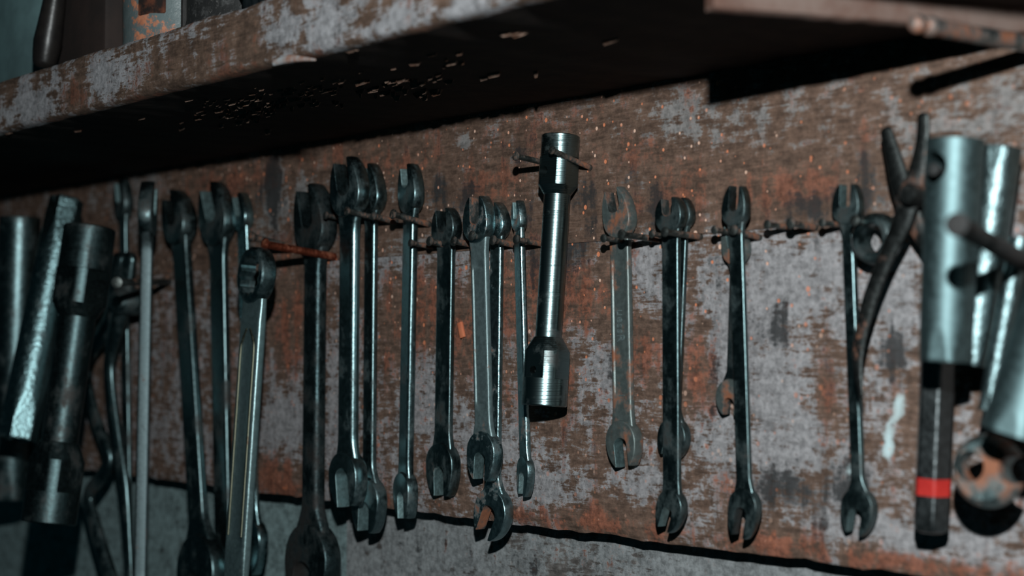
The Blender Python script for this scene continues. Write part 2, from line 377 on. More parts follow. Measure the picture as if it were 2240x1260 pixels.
for k in range(170):
    px = rnd.gauss(560, 80) if k < 95 else rnd.gauss(800, 170); py = 232 - (px-560)*.16 + rnd.gauss(0, 17)
    splinter(px, py, rnd.uniform(.0012, .0052), rnd.uniform(.00025, .0006))
for (px, py) in [(1125,72),(1140,73),(1110,74),(925,201),(955,197),(990,136),(910,137),(790,178),(740,177),(770,112),(720,113),(170,285),(20,293),(880,172)]:
    for _ in range(2): splinter(px+rnd.uniform(-6, 6), py, .004, .0009)
sp = mk('splinter', bm, M_splinter, shelf, smooth=False, label='pale torn wood fibres on dark underside'); sp['kind'] = 'stuff'
# the chip broken out of the lower front edge
bm = bmesh.new(); p0 = at(598, 138, D_SH+.002); p1 = at(690, 131, D_SH+.002)
sweep(bm, [p0, p0.lerp(p1, .35)+Vector((0, 0, .0012)), p0.lerp(p1, .7)+Vector((0, 0, .0008)), p1], [.0012, .0017, .0010, .0004], 8, .6)
mk('chip', bm, matte('chipped_wood', (.30, .31, .32), (.22, .11, .075), 160), shelf, label='pale splintered chip on front edge')

# ------------------------------------------------------------------ spanners
WN = Vector((0, -1, 0))
M_greydark = metal('dull_grey_steel', base=(.13, .135, .138), rough=.55, grime=.1, rust=.3)
M_slot = metal('bare_jaw_steel', base=(.30, .35, .35), rough=.55, grime=.25, rust=.2, bump=.3)
M_slotrust = metal('rusty_jaw_steel', base=(.15, .14, .135), rough=.6, grime=.3, rust=.78, bump=.3)
def rounded_prism(bm, C, u, v, w, pts, T, r):
    """pts: list of (a, b, rk); outline in the u,v plane, thickness T along w, edges rounded by r*rk"""
    n = len(pts); area = sum(pts[i][0]*pts[(i+1) % n][1]-pts[(i+1) % n][0]*pts[i][1] for i in range(n))
    if area < 0: pts = pts[::-1]
    nor = []
    for i in range(n):
        a0 = Vector(pts[i-1][:2]); a1 = Vector(pts[i][:2]); a2 = Vector(pts[(i+1) % n][:2])
        e1 = (a1-a0); e2 = (a2-a1)
        if e1.length < 1e-9: e1 = e2
        if e2.length < 1e-9: e2 = e1
        n1 = Vector((-e1.y, e1.x)).normalized(); n2 = Vector((-e2.y, e2.x)).normalized(); m = n1+n2
        m = m.normalized() if m.length > 1e-4 else n1
        nor.append(m/max(.5, m.dot(n1)))
    loops = []
    lv = [(.150, .500), (.105, .492), (.075, .470), (.052, .42), (.030, .33), (.010, .18), (0, .06), (0, -.06), (.010, -.18), (.030, -.33), (.052, -.42), (.105, -.492), (.150, -.500)]
    for (ik, hk) in lv:
        lp = []
        for i, (a, b, rk) in enumerate(pts):
            ins = T*ik*(rk if rk >= .5 else rk*.7)*r
            q = Vector((a, b)) + nor[i]*ins
            lp.append(bm.verts.new(C + u*q.x + v*q.y + w*(T*hk)))
        loops.append(lp)
    for A, B in zip(loops, loops[1:]):
        for k in range(n):
            f = bm.faces.new((A[k], A[(k+1) % n], B[(k+1) % n], B[k]))
            if pts[k][2] < .3 and pts[(k+1) % n][2] < .3: f.material_index = 1
    bm.faces.new(loops[0]); bm.faces.new(loops[-1][::-1])
def open_head(C, u, o, w, R, T, q, s, tilt, tipw=.66, b0=-.05, r=1.0):
    """o: opening direction; q: tip distance in R; s: half slot in R"""
    ct, st = math.cos(tilt), math.sin(tilt)
    oo = o*ct + u*st; uu = u*ct - o*st
    ell = q/math.sqrt(max(.05, 1-tipw*tipw)); pts = []
    N = 16
    for i in range(N+1):
        b = q*.96*(1 - i/N)
        pts.append((R*math.sqrt(max(0, 1-(b/ell)**2)), b*R, 1))
    for i in range(1, 26):
        a = -math.pi*i/26; pts.append((R*math.cos(a), R*math.sin(a), 1))
    for i in range(N+1):
        b = q*.96*i/N
        pts.append((-R*math.sqrt(max(0, 1-(b/ell)**2)), b*R, 1))
    mid = (tipw+s)/2
    pts.append((-R*(mid+.04), R*q, .6)); pts.append((-R*s*1.03, R*q*.985, .25))
    for i in range(8): pts.append((-R*s, R*(q*.97 + (b0+s*.75-q*.97)*(i+1)/9), .22))
    for i in range(11):
        a = math.pi + math.pi*i/10; pts.append((R*s*math.cos(a), R*(b0+s*.75) + R*s*.75*math.sin(a), .22))
    for i in range(8): pts.append((R*s, R*(b0+s*.75 + (q*.97-b0-s*.75)*(i+1)/9), .22))
    pts.append((R*s*1.03, R*q*.985, .25)); pts.append((R*(mid+.04), R*q, .6))
    bm = bmesh.new(); rounded_prism(bm, C, uu, oo, w, pts, T, r)
    return bm
def smooth1(x): x = min(1, max(0, x)); return (1-x)**2*(1+2*x)
def shaft_mesh(Pt, Pb, u, w, Rt, Rb, h, T, ts, panel=0.0, start=.45, endk=.45, bow=0.0, corner=.42):
    L = (Pb-Pt).length; a = (Pb-Pt)/L; bm = bmesh.new(); rows = []
    v0, v1 = start*Rt, L-endk*Rb; N = 56
    for i in range(N+1):
        t = i/N; v = v0+(v1-v0)*t
        g1 = smooth1((v-v0)/(1.10*Rt)); g2 = smooth1((v1-v)/(1.10*Rb))
        hw = h + max(0, .72*Rt-h)*g1 + max(0, .72*Rb-h)*g2
        ht = (ts + (.60*T-ts)*max(g1, g2))/2
        c = Pt + a*v + w*(bow*math.sin(math.pi*t))
        r = min(ht, hw)*corner*1.6
        pm = panel*(1-smooth1((v-v0-1.3*Rt)/(.5*Rt)))*(1-smooth1((v1-1.3*Rb-v)/(.5*Rb)))
        pmx = 1 if (pm > 0) else 0
        gp = .62*h if panel else .5*hw; gd = ts*.16*pm/max(panel, 1e-6) if panel else 0
        pr = []
        for k in range(5):
            an = math.pi/2*(k/4); pr.append((-hw+r*(1-math.sin(an)), -(ht-r*(1-math.cos(an)))) if False else (-(hw-r) - r*math.cos(an), (ht-r) + r*math.sin(an)))
        e = .10*h
        pr += [(-gp-e, ht), (-gp, ht-gd), (gp, ht-gd), (gp+e, ht)]
        for k in range(5):
            an = math.pi/2*(1-k/4); pr.append(((hw-r) + r*math.cos(an), (ht-r) + r*math.sin(an)))
        for k in range(5):
            an = math.pi/2*(k/4); pr.append(((hw-r) + r*math.cos(an), -(ht-r) - r*math.sin(an)))
        for k in range(5):
            an = math.pi/2*(1-k/4); pr.append((-(hw-r) - r*math.cos(an), -(ht-r) - r*math.sin(an)))
        rows.append([bm.verts.new(c + u*x + w*y) for x, y in pr])
    m = len(rows[0])
    for A, B in zip(rows, rows[1:]):
        for k in range(m): bm.faces.new((A[k], A[(k+1) % m], B[(k+1) % m], B[k]))
    bm.faces.new(rows[0]); bm.faces.new(rows[-1])
    return bm
SP_GROUP = 'open-ended spanners hanging on the tool board'
def spanner(label, top, bot, shw, d, mats, dt=None, rot=0.0, tilt=(15, 15), kt=.31, ts=.52, panel=0.0, s=(.36, .36), tipw=(.50, .50), b0=(-.02, .06), slot=('g', 'g'), bow=0.0, name='open_end_spanner', group=SP_GROUP, corner=.42):
    """top/bot = (left px, right px, head centre y, jaw tip y)"""
    db = d if dt is None else dt
    Pt = at((top[0]+top[1])/2, top[2], d); Pb = at((bot[0]+bot[1])/2, bot[2], db)
    a = (Pb-Pt).normalized(); u0 = a.cross(WN); u0.normalize()
    if u0.x < 0: u0 = -u0
    Mr = Matrix.Rotation(math.radians(rot), 3, a)
    u = Mr @ u0; w = u.cross(a); w = w if w.y < 0 else -w
    def size(p, tot): return tot/(pxm(p, u)*1.0 + kt*pxm(p, w))
    Wt, Wb = size(Pt, top[1]-top[0]), size(Pb, bot[1]-bot[0])
    T = kt*(Wt+Wb)/2; mid = (Pt+Pb)/2
    sh = max((shw - ts*T*pxm(mid, w))/pxm(mid, u), T*.5)
    root = thing(name, label, 'spanner', Pt, group)
    hs = []
    for (P, W, spec, sgn, i) in ((Pt, Wt, top, -1, 0), (Pb, Wb, bot, 1, 1)):
        q = abs(spec[3]-spec[2])/(pxm(P, a)*W/2)
        q = min(1.7, max(.9, q))
        bmh = open_head(P, u, a*sgn, w, W/2, T, q, s[i], math.radians(-tilt[i]), tipw[i], b0[i])
        hs.append(mk('jaw', bmh, mats[1] if isinstance(mats, tuple) else mats, root)); hs[-1].data.materials.append({'r': M_slotrust, 'd': M_black, 'g': M_slot}[slot[i]])
    shf = mk('shaft', shaft_mesh(Pt, Pb, u, w, Wt/2, Wb/2, sh/2, T, ts*T, panel, bow=bow, corner=corner), mats[0] if isinstance(mats, tuple) else mats, root)
    return root, shf, dict(Pt=Pt, Pb=Pb, a=a, u=u, w=w, T=T, ts=ts*T, h=sh/2, Wt=Wt, Wb=Wb)

# --- left cluster
spanner('dark spanner with grey jaw hanging left of the long upright steel bar', (246,294,445,392), (262,304,1330,1420), 24, 0.006, M_dark, rot=8)
spanner('long narrow spanner seen edge-on, pale grey strip right of the big dark socket wrench', (298,348,470,400), (280,330,1345,1430), 28, .048, (M_greydark, M_dark), dt=.056, rot=36, ts=.9, kt=.3)
spanner('large dark spanner with wide oval head and bright left edge, left of the box-end spanner', (356,434,492,408), (378,506,1248,1340), 50, 0.01, M_dark, dt=0.02, tilt=(18, 15), slot=('d', 'd'))
spanner('dark spanner squeezed between two others, pale square tip at its top', (432,522,484,400), (452,532,1250,1330), 46, 0.006, M_dark, dt=0.008, tilt=(18, 15))
spanner('chrome spanner half hidden behind the box-end spanner', (508,556,475,405), (522,590,1180,1255), 32, 0.004, M_bright, rot=4)
spanner('big rough black forged spanner below the tip of the red nail', (644,738,500,405), (616,752,1225,1310), 58, 0.007, M_black, ts=.72, s=(.36, .42), dt=0.01, slot=('d', 'd'))
# --- centre
spanner('large open-ended spanner with deep empty upper jaw, first right of the rough black one', (719,813,422,347), (716,806,1040,1108), 54, 0.016, M_steel, s=(.42, .42), ts=.72, corner=.6, tilt=(13, -8), b0=(-.1, -.30), slot=('d', 'g'))
spanner('steel spanner tucked behind the large open-jawed one, lower jaw reaching the grey plank', (778,848,430,352), (764,851,1094,1164), 34, 0.0055, M_steel, tilt=(12, 2))
spanner('slim spanner with chrome-lit upper jaws hanging alone left of the rusty-headed one', (868,931,425,361), (858,916,1072,1134), 37, 0.006, M_steel, rot=12, ts=.7, b0=(.35, .1), tilt=(14, -6))
spanner('small dark spanner with rust-spotted upper head, just left of the grey scoured one', (942,1012,500,457), (928,1011,1015,1085), 44, 0.005, (M_dark, M_dark), s=(.40, .34), tilt=(8, -3), b0=(-.2, .1), slot=('d', 'g'))
r_, shI, gI = spanner('grey scoured spanner with recessed shaft and rusty slot, lying over another', (1010,1086,490,430), (1018,1103,990,1051), 44, 0.012, (M_grey, M_pitted), panel=1.0, tilt=(-2, 6), b0=(-.05, -.02), s=(.34, .36), slot=('r', 'g'))
spanner('bright-edged spanner behind the grey one, its lower jaw hanging lowest over the plank', (1058,1118,492,445), (1033,1128,1119,1179), 34, 0.0046, M_pitted, s=(.40, .40), tilt=(15, 26), b0=(-.05, -.22), slot=('g', 'r'))
spanner('thin pitted spanner turned edgewise beside the upright socket wrench', (1118,1153,482,440), (1128,1172,1030,1100), 28, 0.006, M_pitted, rot=18, ts=.8, tilt=(4, 12))
# --- right of the socket wrench
r_, shL, gL = spanner('short rusty grey spanner with stamped shaft and wide V-shaped upper jaw', (1317,1396,480,411), (1322,1409,965,1021), 52, 0.005, (M_rusty, M_rusty), tilt=(12, -7), s=(.42, .40), tipw=(.48, .52), b0=(.38, -.15), panel=.6, ts=.55, slot=('r', 'g'), kt=.32)
spanner('black double-ended spanner in front of the shorter one, two right of the stamped one', (1430,1506,472,433), (1434,1507,1108,1163), 44, 0.0115, M_dark, tilt=(5, 20), slot=('r', 'g'))
spanner('shorter dark spanner behind the black one, lower head showing on both sides of its shaft', (1466,1523,472,434), (1435,1515,955,1002), 30, 0.0045, M_dark)
spanner('long dark spanner whose shaft hides a shorter rusty-jawed spanner', (1576,1644,462,407), (1590,1670,1108,1177), 38, 0.012, M_dark, tilt=(-8, 14), slot=('d', 'd'))
spanner('short spanner hidden behind a long dark one, rusty jaw peeking out at left', (1577,1645,545,490), (1563,1640,868,908), 30, 0.0045, (M_black, M_rusty), tilt=(15, 0), slot=('g', 'r'))
spanner('dark spanner with small bright-lit head hanging beside the thick round ring', (1817,1893,455,403), (1836,1924,1110,1170), 36, 0.006, M_dark, tilt=(-5, 13), ts=.7)

# stamped marks on the rusty spanner
def stamp(txt, px, py, size, ang, g, parent, mat):
    cu = bpy.data.curves.new('t', 'FONT'); cu.body = txt; cu.size = size; cu.align_x = 'CENTER'; cu.align_y = 'CENTER'; cu.extrude = .00025
    to = bpy.data.objects.new('t', cu); COL.objects.link(to)
    dg = bpy.context.evaluated_depsgraph_get(); dg.update()
    me = bpy.data.meshes.new_from_object(to.evaluated_get(dg)); bpy.data.objects.remove(to)
    n = g['w']; up = -g['a']; x = g['u']
    ca, sa = math.cos(ang), math.sin(ang); X = x*ca + up*sa; Y = up*ca - x*sa
    t_ = ((at(px, py, 0.011) - g['Pt']).dot(g['a'])); c = g['Pt'] + g['a']*t_ + n*(g['ts']/2 - g['ts']*.16*.6*0 - .0004)
    M = Matrix((X, Y, n)).transposed().to_4x4(); M.translation = c
    me.transform(M); b = bmesh.new(); b.from_mesh(me); bpy.data.meshes.remove(me)
    return mk('stamped_mark', b, mat, parent, smooth=False, label='raised stamped characters')
M_stamp = metal('stamped_steel', base=(.24, .24, .235), metk=.6, rough=.45, grime=.1, rust=.3)
stamp('12', 1357, 545, .0052, 0, gL, shL, M_stamp)
stamp('uessR', 1354, 712, .0062, -math.pi/2, gL, shL, M_stamp)
stamp('14', 1356, 872, .0052, -math.pi/2, gL, shL, M_stamp)

# --- box-end (ring) spanner
M_ringshaft = metal('grey_brown_chrome', base=(.22, .25, .25), metk=.75, rough=.34, grime=.2, rust=.2)
def ring_spanner():
    d = .050
    Pt = at(561, 602, d); Pb = at(512, 1330, d+.012)
    a = (Pb-Pt).normalized(); u0 = a.cross(WN)
    if u0.x < 0: u0 = -u0
    u = Matrix.Rotation(math.radians(4), 3, a) @ u0; w = u.cross(a); w = w if w.y < 0 else -w
    R = 62/pxm(Pt, a); T = R*.62
    root = thing('box_end_spanner', 'ring spanner with toothed box end and gold-edged recessed shaft below the red nail', 'spanner', Pt)
    bm = bmesh.new(); N = 72; loops = []
    def rin(k): return R*(.70 + .055*math.cos(12*2*math.pi*k/N))
    prof = [(0, .5), (.04, .50), (.13, .46), (.18, .36), (.20, .15), (.20, -.15), (.18, -.36), (.13, -.46), (.02, -.5)]
    for k in range(N):
        an = 2*math.pi*k/N; dr = u*math.cos(an) + a*math.sin(an); lp = []
        ri = rin(k)
        lp.append(Pt + dr*ri + w*(-T*.48)); lp.append(Pt + dr*ri + w*(T*.46)); lp.append(Pt + dr*(R*.79) + w*(T*.5))
        for (q, hh) in prof: lp.append(Pt + dr*(R*(.80+q)) + w*(T*hh))
        loops.append([bm.verts.new(p) for p in lp])
    m = len(loops[0])
    for k in range(N):
        A, B = loops[k], loops[(k+1) % N]
        for j in range(m): bm.faces.new((A[j], A[(j+1) % m], B[(j+1) % m], B[j]))
    mk('ring_head', bm, M_steel, root, sharp=30)
    h = 21/pxm(at(548, 950, d), u)
    bm = shaft_mesh(Pt, Pb, u, w, R*.9, R*.9, h, T*.7, T*.55, panel=1.0, start=.95, endk=.9)
    mk('shaft', bm, M_ringshaft, root)
    # brassy raised rails round the recess
    for sx in (-1, 1):
        bm = bmesh.new(); L = (Pb-Pt).length
        pts = [Pt + a*(R*1.9 + (L-R*4)*t) + u*(sx*h*(.68 - .5*(1-min(1, t*14)))) + w*(T*.275) for t in (0, .02, .05, .1, .3, .5, .7, .9, .95)]
        sweep(bm, pts, [h*.07]*len(pts), 8, .7, ref=w)
        mk('rail', bm, M_goldring, root, label='thin brass-coloured rail')
ring_spanner()

# ------------------------------------------------------------------ socket wrenches
def socket_wrench(label, p0px, p1px, d0, d1, rtop, rsh, rbot, mat, breaks, flatdir, flats=.86, hole=None, hole2=None, name='socket_wrench'):
    """p0 top centre px, p1 bottom centre px; r* in px; breaks = fractions (collar end, head end, shaft start, lower cone start, cone end)"""
    P0 = at(*p0px, d0); P1 = at(*p1px, d1); ax = P0-P1; L = ax.length; ax.normalize()
    hor = ax.cross(Vector((CAM_P - (P0+P1)/2)).normalized())
    k = 1/pxm(P0, hor); k1 = 1/pxm(P1, hor)
    Rt, Rs0, Rs1, Rb = rtop*k, rsh*k, rsh*k1, rbot*k1
    view = (CAM_P - (P0+P1)/2); M = frame(P1, ax, view)      # local x looks at the camera
    c1, c2, c3, c4, c5 = [L*(1-b) for b in breaks]
    root = thing(name, label, 'socket wrench', P0)
    ch = Rt*.05
    def build(prof, zones):
        def rf(an, z, r):
            for (za, zb, f, n4, off) in zones:
                if za <= z <= zb:
                    q = (an - off + math.pi/n4) % (2*math.pi/n4) - math.pi/n4
                    return min(r, f/math.cos(q))
            return r
        b = bmesh.new(); lathe(b, prof, M, 96, rf); return b
    e = L*.002
    # upper head
    prof = [(0, L-Rt*1.2), (Rt*.62, L-Rt*1.2), (Rt*.66, L-ch), (Rt*.72, L), (Rt-ch, L), (Rt, L-ch), (Rt, c1+e), (Rt*1.03, c1), (Rt*1.03, (c1+c2)/2), (Rt*1.03, c2+ch), (Rt*.98, c2), (Rs0*1.06, c3+e), (Rs0, c3), (0, c3)]
    bm = build(prof, [(c2-ch, c1, Rt*flats*1.03, 4, flatdir)])
    if hole:
        cb = bmesh.new(); hp = M @ Vector((0, 0, L*(1-hole[1]))); dr = (M.to_3x3() @ Vector((math.cos(hole[0]), math.sin(hole[0]), 0)))
        lathe(cb, [(0, 0), (Rt*hole[2], 0), (Rt*hole[2], Rt*2.4), (0, Rt*2.4)], frame(hp, dr, ax), 28)
        bm = subtract(bm, cb)
    mk('upper_socket', bm, mat, root, sharp=30)
    # shaft
    bm = build([(0, c3+e), (Rs0, c3+e), (Rs0*.99, (c3+c4)/2), (Rs1, c4-e), (0, c4-e)], [])
    mk('shaft', bm, mat, root)
    # lower head
    prof = [(0, c4), (Rs1*1.02, c4), (Rs1*1.1, c4-e), (Rb*.97, c5+ch), (Rb, c5), (Rb, (c5+0)/2+e), (Rb, (c5)/2), (Rb, ch), (Rb-ch, 0), (Rb*.72, 0), (Rb*.66, ch), (Rb*.62, Rb*1.1), (0, Rb*1.1)]
    bm = build(prof, [((c5)/2+e*.5, c4-e*1.5, Rb*flats, 4, flatdir)])
    if hole2:
        cb = bmesh.new(); hp = M @ Vector((0, 0, L*(1-hole2[1]))); dr = (M.to_3x3() @ Vector((math.cos(hole2[0]), math.sin(hole2[0]), 0)))
        lathe(cb, [(0, 0), (Rb*hole2[2], 0), (Rb*hole2[2], Rb*2.4), (0, Rb*2.4)], frame(hp, dr, ax), 28)
        bm = subtract(bm, cb)
    mk('lower_socket', bm, mat, root, sharp=30)
    return root
socket_wrench('bright turned-steel double socket wrench hung between two nails in the middle', (1227,297), (1190,888), .0112, .0205, 42, 29, 50, M_turned,
              (.085, .192, .222, .748, .80), math.radians(52), hole=(math.radians(-62), .14, .30), hole2=(math.radians(-42), .872, .17))
socket_wrench('large dark double-ended socket wrench leaning in the far left cluster', (197,498), (106,1145), .080, .105, 58, 41, 62, M_darksmooth,
              (.15, .27, .31, .73, .79), math.radians(40), flats=.84)

# ------------------------------------------------------------------ tubular box spanners
def tube_spanner(label, p0px, p1px, d0, d1, rt, rb, mat, hexlen=.16, hexk=.87, wall=.80, holes=(), hextop=True, flare=0.0, hexoff=.3):
    P0 = at(*p0px, d0); P1 = at(*p1px, d1); ax = P0-P1; L = ax.length; ax.normalize()
    hor = ax.cross((CAM_P - (P0+P1)/2).normalized())
    Rt, Rb = rt/pxm(P0, hor), rb/pxm(P1, hor)
    M = frame(P1, ax, CAM_P - (P0+P1)/2)
    root = thing('tubular_box_spanner', label, 'box spanner', P0, 'tubular box spanners on the tool board')
    def rr(z):
        r = Rb + (Rt-Rb)*z/L
        return r*(1 + flare*smooth1(z/(L*.14)))
    def rf(an, z, r):
        g = max(smooth1(z/(L*hexlen*1.3)), smooth1((L-z)/(L*hexlen*1.3)) if hextop else 0)
        ap = r*(1 - (1-hexk)*g**.6) if g > 0 else r
        q = (an + math.pi/6 + hexoff) % (math.pi/3) - math.pi/6
        return min(r, ap/math.cos(q)) if r > rr(z)*.9 else r
    N = 60; prof = []
    zs = [L*i/N for i in range(N+1)]
    prof = [(rr(z), z) for z in zs]
    prof = [(rr(0)*wall, .004)] + [(rr(0)*(wall+.06), 0)] + [(rr(0)*.975, 0)] + [(rr(z), max(z, L*.004)) for z in zs[:-1]] + [(rr(L), L*.996), (rr(L)*.975, L), (rr(L)*wall, L), (rr(L)*wall, L*.995)]
    prof += [(rr(z)*wall, z) for z in zs[::-1][1:-1]]
    bm = bmesh.new(); lathe(bm, prof + [prof[0]], M, 96, rf)
    bmesh.ops.remove_doubles(bm, verts=bm.verts[:], dist=1e-6)
    for (ang, fr, rk) in holes:
        cb = bmesh.new(); hp = M @ Vector((0, 0, L*(1-fr))); dr = M.to_3x3() @ Vector((math.cos(ang), math.sin(ang), 0))
        lathe(cb, [(0, 0), (Rt*rk, 0), (Rt*rk, Rt*3), (0, Rt*3)], frame(hp, dr, ax), 32)
        bm = subtract(bm, cb)
    mk('tube', bm, mat, root, sharp=32)
    return root
tube_spanner('thick satin steel box spanner tube with cross hole, largest at the right', (2090,306), (2066,792), .050, .0525, 65, 57, M_satin, hexlen=.12, hexk=.92, holes=((math.radians(-50), .135, .58),), hextop=False)
tube_spanner('narrower scuffed tube spanner tucked behind the largest satin one', (2190,322), (2126,800), .024, .030, 47, 40, M_tube, hexlen=.10, hexk=.93)
tube_spanner('smooth grey box spanner tube leaning in from the right frame edge', (2345,560), (2222,955), .052, .062, 78, 80, M_satin, hexlen=.10, hexk=.94, hextop=False, flare=.06)
tube_spanner('slim chrome tube just left of the grey tube at the right frame edge', (2232,520), (2160,900), .028, .034, 24, 22, M_tube, hexlen=.08, hexk=.93, hextop=False)
tube_spanner('hexagon-ended tube spanner with arched flats leaning at the far left', (146,436), (38,962), .048, .084, 40, 46, M_scuff, hexlen=.15, hexk=.84, hexoff=-.12)
tube_spanner('shadowy upright tube at the extreme left edge of the photo', (44,474), (22,1090), .040, .040, 46, 46, M_dark, hexlen=.08, hexk=.92, hextop=False)

# ------------------------------------------------------------------ nails
NAILS = []
def nail(label, head, base, rpx, mat=None, d=None, hk=1.6, name='nail', group='nails driven into the tool board', bend=0.0):
    B = at(*base, 0.0)
    if d is None:
        best = min((i*.001 for i in range(8, 120)), key=lambda q: ((at(*head, q)-B).x)**2 + .6*((at(*head, q)-B).z)**2)
        d = best
    Hd = at(*head, d); ax = Hd-B; L = ax.length; ax.normalize()
    r = rpx/pxm(Hd, (0, 0, 1)); bm = bmesh.new()
    M = frame(B - ax*.006, ax, (0, 0, 1)); L += .006
    prof = [(0, 0), (r*.25, r*.4), (r*.95, r*2.2)] + [(r*(.97+.05*mnoise.noise((i*.7, head[0], 0))), r*2.2 + (L-r*3.4)*i/9) for i in range(1, 10)] + [(r*1.05, L-r*1.1), (r*hk*.9, L-r*.7), (r*hk, L-r*.45), (r*hk*.97, L-r*.1), (r*hk*.6, L+r*.12), (0, L+r*.18)]
    lathe(bm, prof, M, 20)
    if bend:
        for v in bm.verts:
            t = max(0, (v.co-B).dot(ax)/L); v.co.z += bend*t*t
    o = mk(name, bm, mat or M_nail, None, origin=B, sharp=45)
    tag(o, label, 'nail', group); NAILS.append(o); return o
nail('nail poking left through the hole of the bright socket wrench', (1127,341), (1225,364), 6.5)
nail('bent rusty nail crossing in front of the bright socket wrench head', (1206,328), (1292,367), 6.5, hk=1.5)
nail('nail just left of the stamped rusty spanner, low behind its neck', (1319,521), (1382,530), 6)
nail('nail in front of the stamped rusty spanner, right side of its neck', (1358,513), (1442,524), 7.5)
nail('nail with shiny head immediately left of the black double-ended spanner', (1425,511), (1482,523), 6)
nail('long nail crossing the neck of the black double-ended spanner', (1453,507), (1532,518), 7.5, hk=1.5)
nail('nail left of the long dark spanner with the hidden rusty one', (1562,503), (1618,512), 6.5)
nail('nail crossing the neck of the long dark spanner', (1603,503), (1662,520), 7, hk=1.7)
nail('empty nail with a bright dot on its head, left of an empty pair', (1677,491), (1732,498), 6.5)
nail('empty nail, right one of the empty pair', (1728,488), (1785,498), 7.5, hk=1.7)
nail('nail left of the small bright-lit spanner head by the ring', (1797,487), (1850,494), 6.5)
nail('nail holding the thick round ring', (1868,482), (1942,500), 8)
nail('nail supporting the rusty pliers', (1958,482), (2030,505), 8)
nail('short nail behind the big rough black spanner', (711,471), (760,480), 5.5)
nail('nail in front of the large deep-jawed spanner', (757,461), (842,482), 6.5, hk=1.5)
nail('nail at the right of the tucked-behind steel spanner', (815,472), (868,486), 6.5, hk=1.5)
nail('nail with round head across the slim spanner neck', (858,468), (940,491), 7)
nail('lower nail touching the slim spanner shaft', (897,531), (948,541), 5.5)
nail('nail left of the rust-spotted spanner neck', (938,527), (990,540), 7)
nail('nail between the rust-spotted spanner and the grey scoured one', (991,527), (1036,536), 7)
nail('nail in front of the grey scoured spanner neck', (1031,515), (1092,530), 7)
nail('nail between the grey scoured spanner and the thin pitted one', (1077,525), (1128,537), 7)
nail('nail crossing the thin pitted spanner left of the socket wrench', (1128,523), (1190,535), 6.5)
nail('long red painted nail pointing left above the box-end spanner', (577,534), (733,562), 9, M_nailred, hk=1.55)
nail('dark nail just above the red painted nail', (547,517), (655,546), 8, hk=1.5)
nail('dark nail crossing the pale edge-on spanner in the left cluster', (255,618), (372,616), 8, d=.075)
nail('dark nail inside the cross hole of the largest satin tube', (2040,370), (2150,428), 13, M_spike, d=.0635, hk=1.1)
nail('thick dark spike in front of the largest satin tube', (2092,490), (2290,600), 24, M_spike, d=.110, hk=1.12, name='spike', group=None)

# ------------------------------------------------------------------ ring, pliers, marking bar, two-hole block
def round_ring():
    C = at(1917, 522, .012); k = 1/pxm(C, (0, 0, 1)); R = 57*k; T = .0085
    bm = bmesh.new()
    prof = [(R*.58, -T/2), (R*.54, -T*.3), (R*.54, T*.3), (R*.60, T/2), (R*.80, T/2), (R*.95, T*.36), (R, T*.15), (R, -T*.15), (R*.95, -T*.4), (R*.85, -T/2), (R*.58, -T/2)]
    lathe(bm, prof, frame(C, WN, (0, 0, 1)), 64); bmesh.ops.remove_doubles(bm, verts=bm.verts[:], dist=1e-6)
    o = mk('steel_ring', bm, M_dark, None, origin=C); tag(o, 'thick dark round steel ring hanging on a nail left of the pliers', 'ring')
round_ring()
def pliers(label, d, arms, pivot, mat, flat=.45, rivet=None):
    root = thing('pliers', label, 'pliers', at(*pivot, d))
    for i, (pts, rad) in enumerate(arms):
        bm = bmesh.new(); dd = d + (.004 if i else -.004)
        P = [at(x, y, dd) for x, y in pts]; R = [r/pxm(p, (1, 0, 0)) for r, p in zip(rad, P)]
        sweep(bm, P, R, 16, flat); mk('arm', bm, mat, root)
    C = at(*pivot, d+.010); bm = bmesh.new(); r = (rivet or 20)/pxm(C, (1, 0, 0))
    lathe(bm, [(0, -.014), (r, -.014), (r, 0), (r*.8, r*.3), (0, r*.4)], frame(C, WN, (0, 0, 1)), 24)
    mk('rivet', bm, mat, root)
M_plier = metal('rust_dark_pliers', base=(.06, .052, .05), rough=.5, grime=.4, rust=.40, gmet=.3, bump=.35)
pliers('rusty dark pliers with open jaws and one curved handle, left of the largest tube', .020,
       [([(1938,284), (1950,330), (1966,390), (1985,440), (2003,490), (2040,560), (2060,640), (2068,760)], [12, 17, 22, 26, 20, 14, 12, 9]),
        ([(2020,252), (2018,310), (2008,372), (1990,430), (1972,490), (1940,560), (1905,650), (1884,730), (1877,800), (1884,868)], [13, 15, 20, 25, 21, 17, 16, 14, 10, 5])],
       (1987,425), M_plier)
pliers('dark pliers with kinked handles hanging behind the far left socket wrench', .022,
       [([(262,560), (258,620), (250,690), (205,760), (188,815), (205,905), (237,1000), (220,1045), (194,1085), (210,1160), (250,1290)], [10, 14, 15, 9, 8, 8, 9, 8, 8, 10, 11]),
        ([(285,560), (275,620), (262,690), (243,770), (240,830), (254,950), (271,1060), (280,1190), (284,1270)], [10, 13, 13, 9, 8, 9, 9, 7, 6])],
       (258,660), M_dark, .6, 14)
